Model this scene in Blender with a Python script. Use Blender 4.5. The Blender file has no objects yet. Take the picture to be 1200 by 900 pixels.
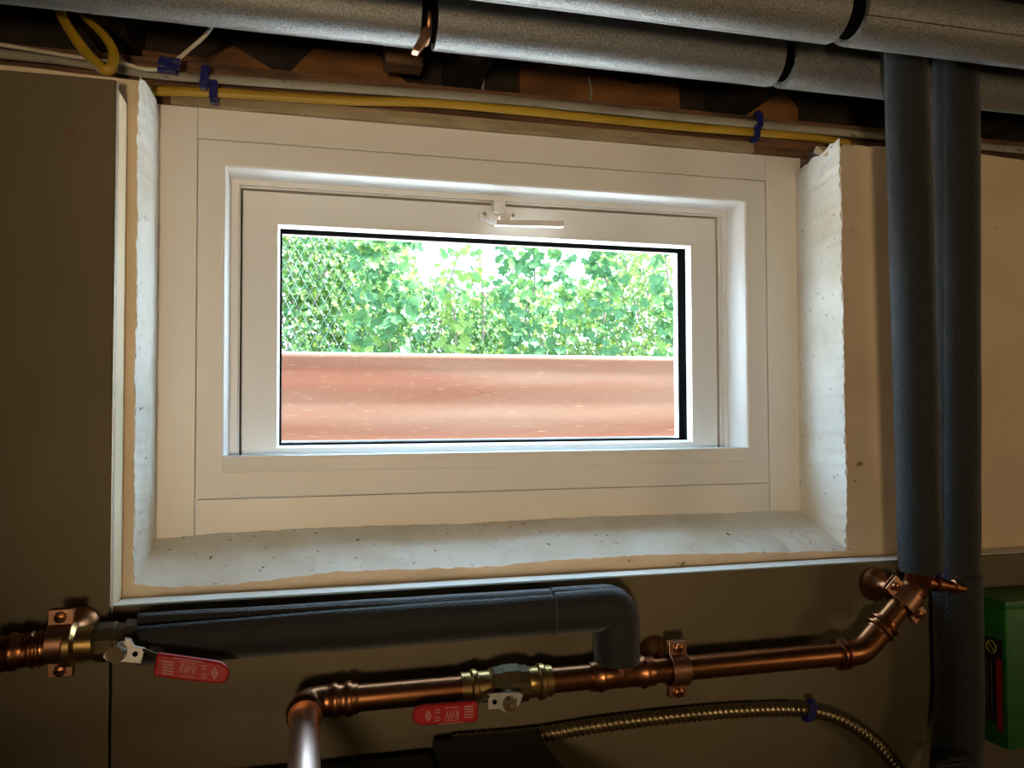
import bpy, math, random
from mathutils import Vector, Matrix, noise
R = math.radians
random.seed(7)
scene = bpy.context.scene
col = scene.collection
ZC = 1.55                      # eye height above the floor; builders below measure heights from the eye

# ------------------------------------------------------------------ camera, sky, lamps, exposure
F = 950.0
YAW, PITCH, ROLL = R(14.5), R(1.8), R(-0.2)
fw = Vector((math.sin(YAW)*math.cos(PITCH), math.cos(YAW)*math.cos(PITCH), math.sin(PITCH)))
rt = fw.cross(Vector((0, 0, 1))).normalized(); up = rt.cross(fw)
rt, up = rt*math.cos(ROLL)+up*math.sin(ROLL), -rt*math.sin(ROLL)+up*math.cos(ROLL)
cam = bpy.data.cameras.new('camera'); cam_o = bpy.data.objects.new('camera', cam); col.objects.link(cam_o)
cam.sensor_fit = 'HORIZONTAL'; cam.sensor_width = 36; cam.lens = 36*F/1200; cam.clip_start = 0.02
m = Matrix((rt, up, -fw)).transposed().to_4x4(); m.translation = (0, 0, ZC); cam_o.matrix_world = m
scene.camera = cam_o

w = bpy.data.worlds.new('sky'); scene.world = w; w.use_nodes = True
bg = w.node_tree.nodes['Background']; bg.inputs[0].default_value = (0.50, 0.74, 1.0, 1); bg.inputs[1].default_value = 11.5

sun = bpy.data.lights.new('sun', 'SUN'); sun.energy = 58; sun.angle = R(.6); sun.color = (.98, .98, 1.0)
so_ = bpy.data.objects.new('sun', sun); so_.location = (4, 1.2, 6); col.objects.link(so_)
so_.rotation_euler = Vector((-.55, .06, -.83)).to_track_quat('-Z', 'Y').to_euler()      # travels along the house wall, never into the window

lt = bpy.data.lights.new('work_lamp', 'SPOT'); lt.energy = 28; lt.color = (1.0, 0.74, 0.44); lt.shadow_soft_size = 0.05
lt.spot_size = R(76); lt.spot_blend = 1.0
lo = bpy.data.objects.new('work_lamp', lt); lo.location = (-0.13, -0.45, ZC-0.10); col.objects.link(lo)
lo.rotation_euler = (Vector((.28, .85, ZC+.27))-lo.location).to_track_quat('-Z', 'Y').to_euler()
l2 = bpy.data.lights.new('fill_lamp', 'POINT'); l2.energy = 14; l2.color = (1.0, 0.74, 0.42); l2.shadow_soft_size = 0.2  # added fill for the right wall and pipe shadow, no bulb seen there
lo2 = bpy.data.objects.new('fill_lamp', l2); lo2.location = (1.9, -0.9, ZC-.05); col.objects.link(lo2)

vs = scene.view_settings
vs.view_transform = 'Standard'; vs.look = 'None'; vs.gamma = 1; vs.use_curve_mapping = False; vs.exposure = 0.0

# ------------------------------------------------------------------ helpers
def V(*a): return Vector(a)
def at(px, py, Y):
    """point of the wall, pipe or board plane at depth Y that was measured at this pixel (heights from the eye)"""
    d = (px-600)/F*rt-(py-450)/F*up+fw
    return d*(Y/d.y)
def lin(r, g, b):
    f = lambda c: (c/255/12.92) if c/255 <= .04045 else ((c/255+.055)/1.055)**2.4
    return (f(r), f(g), f(b))

def mat(name, base, rough=.6, metal=0, base2=None, scale=30, detail=6, lo=.4, hi=.65, bump=0, bscale=200, bdist=.001,
        spec=.5, stretch=(1, 1, 1), base3=None, scale3=120, lo3=.62, hi3=.68, sheen=0, rough2=None):
    mt = bpy.data.materials.new(name); mt.use_nodes = True
    nt = mt.node_tree; b = nt.nodes['Principled BSDF']
    b.inputs['Base Color'].default_value = (*base, 1); b.inputs['Roughness'].default_value = rough
    b.inputs['Metallic'].default_value = metal; b.inputs['Specular IOR Level'].default_value = spec
    if sheen: b.inputs['Sheen Weight'].default_value = sheen; b.inputs['Sheen Roughness'].default_value = .4
    tc = nt.nodes.new('ShaderNodeTexCoord'); mp = nt.nodes.new('ShaderNodeMapping')
    nt.links.new(tc.outputs['Object'], mp.inputs[0]); mp.inputs['Scale'].default_value = stretch
    def noise_fac(sc, a, c, det):
        n = nt.nodes.new('ShaderNodeTexNoise'); n.inputs['Scale'].default_value = sc; n.inputs['Detail'].default_value = det
        nt.links.new(mp.outputs[0], n.inputs['Vector'])
        r = nt.nodes.new('ShaderNodeMapRange'); r.inputs[1].default_value = a; r.inputs[2].default_value = c
        nt.links.new(n.outputs['Fac'], r.inputs[0]); return n, r
    last = None
    if base2:
        n, r = noise_fac(scale, lo, hi, detail)
        mx = nt.nodes.new('ShaderNodeMix'); mx.data_type = 'RGBA'
        mx.inputs[6].default_value = (*base, 1); mx.inputs[7].default_value = (*base2, 1)
        nt.links.new(r.outputs[0], mx.inputs[0]); last = mx.outputs[2]
        if rough2 is not None:
            rr = nt.nodes.new('ShaderNodeMapRange'); rr.inputs[1].default_value = lo; rr.inputs[2].default_value = hi
            rr.inputs[3].default_value = rough; rr.inputs[4].default_value = rough2
            nt.links.new(n.outputs['Fac'], rr.inputs[0]); nt.links.new(rr.outputs[0], b.inputs['Roughness'])
    if base3:
        n, r = noise_fac(scale3, lo3, hi3, 4)
        mx = nt.nodes.new('ShaderNodeMix'); mx.data_type = 'RGBA'
        if last: nt.links.new(last, mx.inputs[6])
        else: mx.inputs[6].default_value = (*base, 1)
        mx.inputs[7].default_value = (*base3, 1)
        nt.links.new(r.outputs[0], mx.inputs[0]); last = mx.outputs[2]
    if last: nt.links.new(last, b.inputs['Base Color'])
    if bump:
        n = nt.nodes.new('ShaderNodeTexNoise'); n.inputs['Scale'].default_value = bscale; n.inputs['Detail'].default_value = 4
        nt.links.new(mp.outputs[0], n.inputs['Vector'])
        bp = nt.nodes.new('ShaderNodeBump'); bp.inputs['Strength'].default_value = bump; bp.inputs['Distance'].default_value = bdist
        nt.links.new(n.outputs['Fac'], bp.inputs['Height']); nt.links.new(bp.outputs[0], b.inputs['Normal'])
    return mt

M = {}
M['beige'] = mat('beige_concrete_paint', (.70, .57, .41), .75, base2=(.62, .49, .34), scale=9, bump=.3, bscale=60, bdist=.002, base3=(.25, .17, .10), scale3=45, lo3=.70, hi3=.74)
M['plaster'] = mat('white_plaster', (.80, .78, .71), .8, base2=(.66, .61, .50), scale=14, lo=.45, hi=.75, bump=.5, bscale=45, bdist=.004, base3=(.16, .12, .08), scale3=130, lo3=.675, hi3=.73)
M['vinyl'] = mat('white_vinyl', (.82, .80, .77), .45, base2=(.79, .77, .73), scale=5, spec=.5)
M['panel_white'] = mat('white_extension_board', (.82, .79, .74), .38, base2=(.78, .75, .70), scale=4)
M['black_gasket'] = mat('black_gasket', (.002, .002, .002), .8, base2=(.003, .003, .003), spec=.0)
M['board'] = mat('grey_brown_board', (.140, .110, .060), .7, base2=(.098, .076, .040), scale=7, lo=.35, hi=.7, bump=.15, bscale=150, stretch=(1, 1, .5), base3=(.145, .118, .08), scale3=5, lo3=.6, hi3=.75)
M['strip'] = mat('pale_strip', (.80, .66, .42), .6, base2=(.62, .44, .24), scale=18, stretch=(1, 1, 1), lo=.55, hi=.85)
M['strip_white'] = mat('white_edge_strip', (.88, .86, .80), .6, base2=(.80, .74, .64), scale=18, lo=.5, hi=.8)
M['wood_brown'] = mat('brown_plate_wood', (.17, .085, .04), .8, base2=(.07, .035, .018), scale=16, stretch=(1, 6, 9), bump=.4, bscale=60)
M['wood_orange'] = mat('orange_brown_wood', (.24, .10, .026), .8, base2=(.11, .048, .015), scale=10, stretch=(1, 2, 3), bump=.3, bscale=60)
M['wood_pale'] = mat('pale_weathered_wood', (.40, .32, .20), .8, base2=(.26, .20, .12), scale=14, stretch=(1, 3, 6), bump=.3, bscale=70)
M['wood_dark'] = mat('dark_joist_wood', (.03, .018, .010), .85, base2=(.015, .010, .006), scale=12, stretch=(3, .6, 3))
M['foam'] = mat('charcoal_pipe_foam', (.19, .188, .18), .30, base2=(.085, .085, .08), scale=600, detail=2, lo=.4, hi=.6, bump=1.0, bscale=600, bdist=.0008, spec=1.0)
M['foam_black'] = mat('black_pipe_foam', (.010, .0115, .014), .60, base2=(.003, .0035, .004), scale=700, detail=2, lo=.4, hi=.6, bump=1.0, bscale=600, bdist=.0014, spec=.4, sheen=.18)
M['copper'] = mat('copper_tube', (.34, .145, .062), .30, 1, base2=(.20, .072, .030), scale=22, lo=.4, hi=.75, rough2=.42, stretch=(.4, 1, 1))
M['copper_bright'] = mat('bright_copper', (.50, .27, .17), .36, 1, base2=(.38, .17, .095), scale=30)
M['copper_lit'] = mat('lit_copper', (.80, .56, .46), .36, 1, base2=(.66, .42, .33), scale=12)  # paler copper copy, the light falling on the forward stub put into its colour
M['brass'] = mat('brass', (.62, .42, .16), .28, 1, base2=(.38, .24, .09), scale=30, lo=.4, hi=.7, rough2=.45)
M['brass_dull'] = mat('dull_brass_body', (.11, .085, .046), .6, .85, base2=(.07, .052, .028), scale=40, bump=.3, bscale=120)
M['steel'] = mat('zinc_steel', (.60, .58, .55), .4, .7, base2=(.48, .46, .43), scale=50)
M['red'] = mat('red_vinyl', (.34, .010, .014), .35, base2=(.33, .008, .014), scale=30)
M['print'] = mat('pale_print', (.46, .24, .22), .6, base2=(.38, .18, .17), scale=300)
M['cable_white'] = mat('white_cable_sheath', (.32, .29, .23), .55, base2=(.23, .20, .16), scale=40, base3=(.08, .07, .06), scale3=160, lo3=.68, hi3=.7, stretch=(.3, 1, 1))
M['cable_yellow'] = mat('yellow_cable_sheath', (.48, .30, .02), .45, base2=(.36, .22, .015), scale=40, stretch=(.2, 1, 1))
M['cable_olive'] = mat('olive_cable_sheath', (.50, .42, .10), .5, base2=(.36, .30, .08), scale=30)
M['wire'] = mat('thin_white_wire', (.62, .56, .45), .5, base2=(.5, .44, .34), scale=40)
M['blue'] = mat('blue_plastic', (.012, .016, .15), .35, base2=(.008, .012, .10), scale=60)
M['conduit'] = mat('steel_conduit', (.26, .20, .11), .33, .9, base2=(.18, .14, .075), scale=60)
M['black_box'] = mat('black_painted_metal', (.013, .011, .008), .6, base2=(.009, .0075, .0055), scale=12)
M['green'] = mat('green_plastic', (.015, .14, .018), .5, base2=(.011, .10, .014), scale=30, bump=.3, bscale=300)
M['label_black'] = mat('black_label', (.012, .013, .012), .5, base2=(.018, .018, .016), scale=50)
M['label_yellow'] = mat('yellow_print', (.45, .40, .05), .5, base2=(.4, .34, .04), scale=50)
M['label_red'] = mat('red_print', (.38, .02, .02), .5, base2=(.30, .015, .015), scale=50)
M['label_grey'] = mat('grey_print', (.10, .11, .09), .5, base2=(.07, .08, .06), scale=50)
M['floor'] = mat('grey_concrete_floor', (.22, .19, .15), .8, base2=(.16, .14, .11), scale=4)
M['roomwall'] = mat('beige_room_wall', (.62, .50, .36), .85, base2=(.56, .45, .32), scale=3)
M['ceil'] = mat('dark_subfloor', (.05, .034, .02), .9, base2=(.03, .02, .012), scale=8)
M['bounce_gravel'] = mat('pale_bounce_gravel', (.78, .77, .74), .9, base2=(.62, .61, .58), scale=60, bump=.6, bscale=60, bdist=.01)
M['soil'] = mat('brown_soil', (.10, .075, .045), .9, base2=(.06, .09, .03), scale=6)
M['wellsteel'] = mat('rust_tinted_corrugated_steel', (.094, .036, .021), .6, .0, base2=(.110, .064, .043), scale=4.0, stretch=(.35, 1, 4), lo=.38, hi=.66, spec=.15, base3=(.16, .105, .07), scale3=90, lo3=.60, hi3=.74)
M['rim'] = mat('pale_well_rim', (.24, .22, .20), .5, base2=(.20, .18, .16), scale=20)
M['galv'] = mat('galvanised_wire', (.22, .23, .215), .5, .2, base2=(.17, .18, .17), scale=20)
M['bark'] = mat('pinkish_bark', (.28, .20, .16), .9, base2=(.18, .13, .10), scale=30)

def leafmat(name, c, c2, tr):
    mt = bpy.data.materials.new(name); mt.use_nodes = True; nt = mt.node_tree
    for n in list(nt.nodes):
        if n.type != 'OUTPUT_MATERIAL': nt.nodes.remove(n)
    out = nt.nodes['Material Output']
    tc = nt.nodes.new('ShaderNodeTexCoord'); n = nt.nodes.new('ShaderNodeTexNoise'); n.inputs['Scale'].default_value = 12
    oi = nt.nodes.new('ShaderNodeObjectInfo'); ad = nt.nodes.new('ShaderNodeVectorMath'); ad.operation = 'ADD'
    cb = nt.nodes.new('ShaderNodeCombineXYZ'); mu = nt.nodes.new('ShaderNodeMath'); mu.operation = 'MULTIPLY'; mu.inputs[1].default_value = 37
    nt.links.new(oi.outputs['Random'], mu.inputs[0]); nt.links.new(mu.outputs[0], cb.inputs[0])
    nt.links.new(tc.outputs['Object'], ad.inputs[0]); nt.links.new(cb.outputs[0], ad.inputs[1]); nt.links.new(ad.outputs[0], n.inputs['Vector'])
    r = nt.nodes.new('ShaderNodeMapRange'); r.inputs[1].default_value = .38; r.inputs[2].default_value = .64; nt.links.new(n.outputs['Fac'], r.inputs[0])
    mx = nt.nodes.new('ShaderNodeMix'); mx.data_type = 'RGBA'; mx.inputs[6].default_value = (*c, 1); mx.inputs[7].default_value = (*c2, 1)
    nt.links.new(r.outputs[0], mx.inputs[0])
    d = nt.nodes.new('ShaderNodeBsdfDiffuse'); t = nt.nodes.new('ShaderNodeBsdfTranslucent'); g = nt.nodes.new('ShaderNodeBsdfGlossy')
    g.inputs['Roughness'].default_value = .35
    nt.links.new(mx.outputs[2], d.inputs['Color']); nt.links.new(mx.outputs[2], t.inputs['Color'])
    ms = nt.nodes.new('ShaderNodeMixShader'); ms.inputs[0].default_value = tr
    nt.links.new(d.outputs[0], ms.inputs[1]); nt.links.new(t.outputs[0], ms.inputs[2])
    m2 = nt.nodes.new('ShaderNodeMixShader'); m2.inputs[0].default_value = .012
    nt.links.new(ms.outputs[0], m2.inputs[1]); nt.links.new(g.outputs[0], m2.inputs[2])
    nt.links.new(m2.outputs[0], out.inputs['Surface']); return mt
M['leaf_mid'] = leafmat('mid_green_leaf', (.110, .225, .07), (.18, .31, .09), .5)
M['leaf_blue'] = leafmat('blue_green_leaf', (.075, .175, .066), (.11, .23, .088), .5)
M['leaf_yellow'] = leafmat('yellow_green_leaf', (.19, .29, .06), (.27, .35, .10), .55)

def glassmat():
    mt = bpy.data.materials.new('clear_glass'); mt.use_nodes = True; nt = mt.node_tree
    for n in list(nt.nodes):
        if n.type != 'OUTPUT_MATERIAL': nt.nodes.remove(n)
    t = nt.nodes.new('ShaderNodeBsdfTransparent'); t.inputs[0].default_value = (.95, .97, .96, 1)
    g = nt.nodes.new('ShaderNodeBsdfGlossy'); g.inputs['Roughness'].default_value = .02
    ms = nt.nodes.new('ShaderNodeMixShader')
    ms.inputs[0].default_value = .003
    nt.links.new(t.outputs[0], ms.inputs[1]); nt.links.new(g.outputs[0], ms.inputs[2])
    nt.links.new(ms.outputs[0], nt.nodes['Material Output'].inputs['Surface']); return mt
M['glass'] = glassmat()

def fillet(pts, rad, n=6):
    """round the corners of a polyline"""
    out = [pts[0]]
    for i in range(1, len(pts)-1):
        p, a, b = pts[i], pts[i-1], pts[i+1]
        rd = rad[i-1] if isinstance(rad, (list, tuple)) else rad
        u, v = (a-p).normalized(), (b-p).normalized()
        l = min(rd, (a-p).length*.49, (b-p).length*.49)
        s, e = p+u*l, p+v*l
        for k in range(n+1):
            t = k/n; out.append(s*(1-t)**2+p*2*t*(1-t)+e*t*t)
    out.append(pts[-1]); return out
def resample(pts, step):
    L = [0]
    for a, b in zip(pts, pts[1:]): L.append(L[-1]+(b-a).length)
    n = max(2, int(L[-1]/step)); out = []; j = 0
    for i in range(n+1):
        s = L[-1]*i/n
        while j < len(L)-2 and L[j+1] < s: j += 1
        t = (s-L[j])/max(1e-9, L[j+1]-L[j]); out.append(pts[j].lerp(pts[j+1], t))
    return out
def spline(pts, n=10):
    out = []; q = [pts[0]*2-pts[1]]+pts+[pts[-1]*2-pts[-2]]
    for i in range(1, len(q)-2):
        for k in range(n):
            t = k/n; a, b, c, d = q[i-1], q[i], q[i+1], q[i+2]
            out.append(.5*((2*b)+(c-a)*t+(2*a-5*b+4*c-d)*t*t+(3*b-3*c+d-a)*t**3))
    out.append(pts[-1]); return out

class MB:
    def __init__(s): s.v = []; s.f = []
    def add(s, vs, fs):
        o = len(s.v); s.v += [Vector(x) for x in vs]; s.f += [tuple(i+o for i in q) for q in fs]; return s
    def box(s, a, b, bev=0):
        x0, y0, z0 = (min(a[i], b[i]) for i in range(3)); x1, y1, z1 = (max(a[i], b[i]) for i in range(3))
        if not bev:
            return s.add([(x0,y0,z0),(x1,y0,z0),(x1,y1,z0),(x0,y1,z0),(x0,y0,z1),(x1,y0,z1),(x1,y1,z1),(x0,y1,z1)],
                         [(0,3,2,1),(4,5,6,7),(0,1,5,4),(1,2,6,5),(2,3,7,6),(3,0,4,7)])
        import bmesh
        bm = bmesh.new(); r = bmesh.ops.create_cube(bm, size=1)
        for v in bm.verts: v.co = Vector((x0+(v.co.x+.5)*(x1-x0), y0+(v.co.y+.5)*(y1-y0), z0+(v.co.z+.5)*(z1-z0)))
        bmesh.ops.bevel(bm, geom=bm.edges[:], offset=bev, segments=2, affect='EDGES', profile=.6)
        bm.verts.index_update()
        s.add([v.co.copy() for v in bm.verts], [[v.index for v in f.verts] for f in bm.faces]); bm.free(); return s
    def frames(s, pts, ref=None):
        T = []
        for i in range(len(pts)):
            a = pts[max(0, i-1)]; b = pts[min(len(pts)-1, i+1)]; T.append((b-a).normalized())
        n = ref or (Vector((0, 0, 1)) if abs(T[0].z) < .9 else Vector((0, -1, 0)))
        N = []
        for t in T:
            n = (n-t*n.dot(t)).normalized(); N.append(n)
        return T, N
    def tube(s, pts, r, seg=14, cap=True, ref=None, flat=1.0):
        T, N = s.frames(pts, ref); o = len(s.v); L = 0
        for i, p in enumerate(pts):
            if i: L += (p-pts[i-1]).length
            b = T[i].cross(N[i])
            for k in range(seg):
                a = 2*math.pi*k/seg
                rr = r(L, a) if callable(r) else (r[i] if isinstance(r, (list, tuple)) else r)
                s.v.append(p+(N[i]*math.cos(a)+b*math.sin(a)*flat)*rr)
        for i in range(len(pts)-1):
            for k in range(seg):
                k2 = (k+1) % seg
                s.f.append((o+i*seg+k, o+i*seg+k2, o+(i+1)*seg+k2, o+(i+1)*seg+k))
        if cap:
            s.f.append(tuple(o+k for k in range(seg))[::-1]); e = o+(len(pts)-1)*seg
            s.f.append(tuple(e+k for k in range(seg)))
        return s
    def rod(s, A, B, prof, seg=20, cap=True):
        """turned shape along A->B; prof = (distance from A, radius)"""
        d = (B-A).normalized(); ref = Vector((0, 0, 1)) if abs(d.z) < .9 else Vector((1, 0, 0))
        n = (ref-d*ref.dot(d)).normalized(); b = d.cross(n); o = len(s.v)
        for t, r in prof:
            for k in range(seg):
                a = 2*math.pi*k/seg; s.v.append(A+d*t+(n*math.cos(a)+b*math.sin(a))*r)
        for i in range(len(prof)-1):
            for k in range(seg):
                k2 = (k+1) % seg; s.f.append((o+i*seg+k, o+i*seg+k2, o+(i+1)*seg+k2, o+(i+1)*seg+k))
        if cap:
            s.f.append(tuple(o+k for k in range(seg))[::-1]); e = o+(len(prof)-1)*seg; s.f.append(tuple(e+k for k in range(seg)))
        return s
    def sleeve(s, pts, ro, ri, slit=90, gap=.0006, seg=36, wob=0):
        """foam tube with a lengthwise slit; slit angle measured from 'up', gap may depend on distance"""
        T, N = s.frames(pts); o = len(s.v); L = 0; W = 2*(seg+1)
        for i, p in enumerate(pts):
            if i: L += (p-pts[i-1]).length
            b = T[i].cross(N[i]); g = gap(L) if callable(gap) else gap
            h = math.asin(min(.9, g/2/ro)); a0 = R(slit)+h; a1 = R(slit)+2*math.pi-h
            for q, rr in ((0, ro), (1, ri)):
                for k in range(seg+1):
                    t = k/seg; t = t if q == 0 else 1-t
                    a = a0+(a1-a0)*t
                    x = rr*(1+(wob*noise.noise(Vector((L*14, math.cos(a), math.sin(a)))) if q == 0 else 0))
                    e = min(t, 1-t)*seg
                    if q == 0 and e < 1: x -= (ro-ri)*.14        # rolled lip beside the slit
                    s.v.append(p+(N[i]*math.cos(a)+b*math.sin(a))*x)
        for i in range(len(pts)-1):
            for k in range(W):
                k2 = (k+1) % W; s.f.append((o+i*W+k, o+i*W+k2, o+(i+1)*W+k2, o+(i+1)*W+k))
        for e, fl in ((o, True), (o+(len(pts)-1)*W, False)):
            for k in range(seg):
                q = (e+k, e+k+1, e+W-2-k, e+W-1-k); s.f.append(q[::-1] if fl else q)
        return s
    def prism(s, poly, d):
        """extrude a flat outline along vector d"""
        o = len(s.v); n = len(poly); d = Vector(d)
        s.v += [Vector(p) for p in poly]+[Vector(p)+d for p in poly]
        s.f.append(tuple(range(o, o+n))); s.f.append(tuple(range(o+2*n-1, o+n-1, -1)))
        for i in range(n):
            j = (i+1) % n; s.f.append((o+i, o+n+i, o+n+j, o+j))
        return s
    def loops(s, seq, close=False):
        """frame moulding: seq of (left, right, bottom, top, Y)"""
        o = len(s.v)
        for L, Rr, B, T, Y in seq: s.v += [V(L, Y, B), V(Rr, Y, B), V(Rr, Y, T), V(L, Y, T)]
        n = len(seq); rng = range(n if close else n-1)
        for i in rng:
            i2 = (i+1) % n
            for k in range(4):
                k2 = (k+1) % 4; s.f.append((o+i*4+k, o+i*4+k2, o+i2*4+k2, o+i2*4+k))
        return s
    def grid(s, fn, nu, nv):
        o = len(s.v)
        for j in range(nv+1):
            for i in range(nu+1): s.v.append(Vector(fn(i/nu, j/nv)))
        for j in range(nv):
            for i in range(nu):
                a = o+j*(nu+1)+i; s.f.append((a, a+1, a+nu+2, a+nu+1))
        return s
    def build(s, name, mt, parent=None, bevel=0, smooth=38, **tags):
        me = bpy.data.meshes.new(name)
        lo = [min(v[i] for v in s.v) for i in range(3)]; hi = [max(v[i] for v in s.v) for i in range(3)]
        org = Vector(((lo[0]+hi[0])/2, (lo[1]+hi[1])/2, lo[2]))
        me.from_pydata([v-org for v in s.v], [], s.f); me.validate(); 
        import bmesh
        bm = bmesh.new(); bm.from_mesh(me); bmesh.ops.recalc_face_normals(bm, faces=bm.faces[:]); bm.to_mesh(me); bm.free()
        if smooth:
            me.polygons.foreach_set('use_smooth', [True]*len(me.polygons)); me.set_sharp_from_angle(angle=R(smooth))
        me.materials.append(M[mt])
        o = bpy.data.objects.new(name, me); col.objects.link(o)
        o.location = org+Vector((0, 0, ZC))
        if parent: adopt(o, parent)
        if bevel:
            b = o.modifiers.new('bevel', 'BEVEL'); b.width = bevel; b.segments = 2; b.limit_method = 'ANGLE'
        for k, x in tags.items(): o[k] = x
        return o
def adopt(o, parent):
    o.parent = parent
    base = Vector((0, 0, 0)); p = parent
    while p: base += p.location; p = p.parent
    o.location = o.location-base
def thing(name, loc, label=None, category=None, group=None, kind=None):
    e = bpy.data.objects.new(name, None); col.objects.link(e); e.location = Vector(loc)+Vector((0, 0, ZC)); e.empty_display_size = .05
    for k, x in (('label', label), ('category', category), ('group', group), ('kind', kind)):
        if x: e[k] = x
    return e
def text_part(name, txt, size, origin, xdir, zdir, mt, parent, thick=.0003, narrow=1.0):
    """flat lettering standing on a face; origin = centre, xdir reading direction, zdir letter height"""
    cu = bpy.data.curves.new(name, 'FONT'); cu.body = txt; cu.size = size; cu.align_x = 'CENTER'; cu.align_y = 'CENTER'; cu.extrude = thick
    t = bpy.data.objects.new(name, cu); col.objects.link(t)
    dg = bpy.context.evaluated_depsgraph_get(); me = bpy.data.meshes.new_from_object(t.evaluated_get(dg))
    bpy.data.objects.remove(t); bpy.data.curves.remove(cu)
    x = xdir.normalized(); z = (zdir-x*zdir.dot(x)).normalized(); y = x.cross(z)
    b = MB()
    b.add([origin+x*v.co.x*narrow+z*v.co.y+y*v.co.z for v in me.vertices], [tuple(p.vertices) for p in me.polygons])
    bpy.data.meshes.remove(me)
    return b.build(name, mt, parent, smooth=0)

# ------------------------------------------------------------------ the setting: room shell
WY, FY = .85, .95              # room face of the concrete wall, face of the window frame
BY = .80                       # face of the boards fixed over the concrete
FL = -ZC; XL, XR, YB = -2.4, 2.6, -3.4; CE = .66
MB().box((XL, YB, FL-.1), (XR, 1.1, FL)).build('floor', 'floor', kind='structure')
MB().box((XL, YB, CE), (XR, 1.12, CE+.05)).build('ceiling', 'ceil', kind='structure')
MB().box((XL-.1, YB, FL), (XL, 1.12, CE)).build('wall_left', 'roomwall', kind='structure')
MB().box((XR, YB, FL), (XR+.1, 1.12, CE)).build('wall_right', 'roomwall', kind='structure')
MB().box((XL, YB-.1, FL), (XR, YB, CE)).build('wall_rear', 'roomwall', kind='structure')

def nz(x, y, s): return noise.noise(Vector((x*s, y*s, s*.37)))
def eL(z): return -.1565+.0016*nz(z, 1.3, 20)+.0016*nz(z, 4.3, 110)+.0010*nz(z, 6.3, 260)
def eR(z): return .6345+.0018*nz(z, 7.7, 18)+.0016*nz(z, 2.1, 110)+.0010*nz(z, 3.1, 260)
EB = [(-.17, -.164), (-.152, -.1661), (-.1229, -.1711), (-.0759, -.1713), (-.0276, -.1689), (.0393, -.164), (.1268, -.166), (.2003, -.1671), (.2575, -.1636), (.3778, -.1638), (.4735, -.1664), (.5859, -.1697), (.6268, -.1706), (.66, -.170)]
def eB(x):
    z = EB[-1][1]
    for (a, za), (c, zc) in zip(EB, EB[1:]):
        if x <= c: z = za+(zc-za)*max(0, (x-a)/(c-a)); break
    return z+.0009*nz(x, 8.2, 60)+.0009*nz(x, 5.2, 160)
WT = .325
def wtop(x): return WT+.004*nz(x, 5.5, 12)+.002*nz(x, 2.5, 70)-(.004 if x > .64 and x < .66 else 0)
wb = MB()
n = 200
def zz(t, x): return -.25+t*(wtop(x)+.25)
wb.grid(lambda u, t: (XL+(eL(zz(t, -.16))-XL)*u**.35, WY, zz(t, XL+(-.16-XL)*u**.35)), 30, n)
wb.grid(lambda u, t: (eR(zz(t, .64))+(XR-eR(zz(t, .64)))*u**2.6, WY, zz(t, .64+(XR-.64)*u**2.6)), 40, n)
wb.grid(lambda u, t: (-.16+u*.80, WY+.0005, -.25+t*(eB(-.16+u*.80)+.25)), 240, 4)
wb.grid(lambda u, t: (XL+u*(XR-XL), WY, FL+t*(-.25-FL)), 4, 4)
for a, c in ((XL, -.17), (.65, XR)):
    wb.box((a, WY+.003, FL), (c, 1.1, WT-.006))
wb.box((-.17, WY+.003, FL), (.65, 1.1, -.185))
wb.build('wall_window', 'beige', kind='structure')

pl = MB()
pl.grid(lambda u, t: (eL(-.18+t*.508)*(1-u)+(-.1535)*u+.003*math.sin(math.pi*u)+.0012*nz(u*.1, t*.5, 60)*math.sin(math.pi*u) , WY-.0015+.102*u, (-.164+t*.491)+(.004*nz(u, 9, 7) if t > .98 else 0)), 14, 200)
def rtop(u): return .329-.011*u+.006*nz(u, 3.3, 6)+.003*nz(u, 1.3, 21)
pl.grid(lambda u, t: (eR(-.18+t*.5)*(1-u)+.640*u-.002*math.sin(math.pi*u)+.0014*nz(u*.1, t*.5, 55)*math.sin(math.pi*u), WY-.0015+.102*u, -.167+t*(rtop(u)+.167)), 16, 200)
def sillz(u, x):   # u 0 room edge .. 1 at the frame
    d = eB(x)*(1-u)+(-.134+.003*nz(x, 6.1, 7)-.003*max(0, 1-abs(x+.15)/.06))*u
    return d+.0045*math.sin(math.pi*min(1, u*1.15))*(.6+.6*nz(x, u*.1, 11))+.0012*nz(x, u*.12, 70)
pl.grid(lambda t, u: (-.158+t*.800, WY-.0022+.103*u, sillz(u, -.158+t*.8)), 240, 24)
pl.build('wall_reveal', 'plaster', kind='structure')
# broken concrete lumps on the torn corner of the opening
for i, (px, py, Y, s) in enumerate(((962, 176, .888, .0075), (983, 177, .866, .0075), (974, 180, .875, .006), (992, 174, .858, .006))):
    c = at(px, py, Y); b = MB()
    import bmesh
    bm = bmesh.new(); bmesh.ops.create_icosphere(bm, subdivisions=1, radius=s)
    for v in bm.verts: v.co = c+Vector((v.co.x*1.4, v.co.y, v.co.z*.8))*(1+.9*noise.noise(v.co*260+V(i*9, 0, 0))); 
    bm.verts.index_update(); b.add([v.co.copy() for v in bm.verts], [[v.index for v in f.verts] for f in bm.faces]); bm.free()
    b.build('concrete_lump', 'beige' if i else 'wood_pale', smooth=0, label=('olive tan crumb of concrete on the torn top of the opening\'s side', 'loose beige concrete lump on the torn top of the opening\'s side')[min(i, 1)],
            category='rubble', group='concrete lumps on the torn wall corner')

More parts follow.
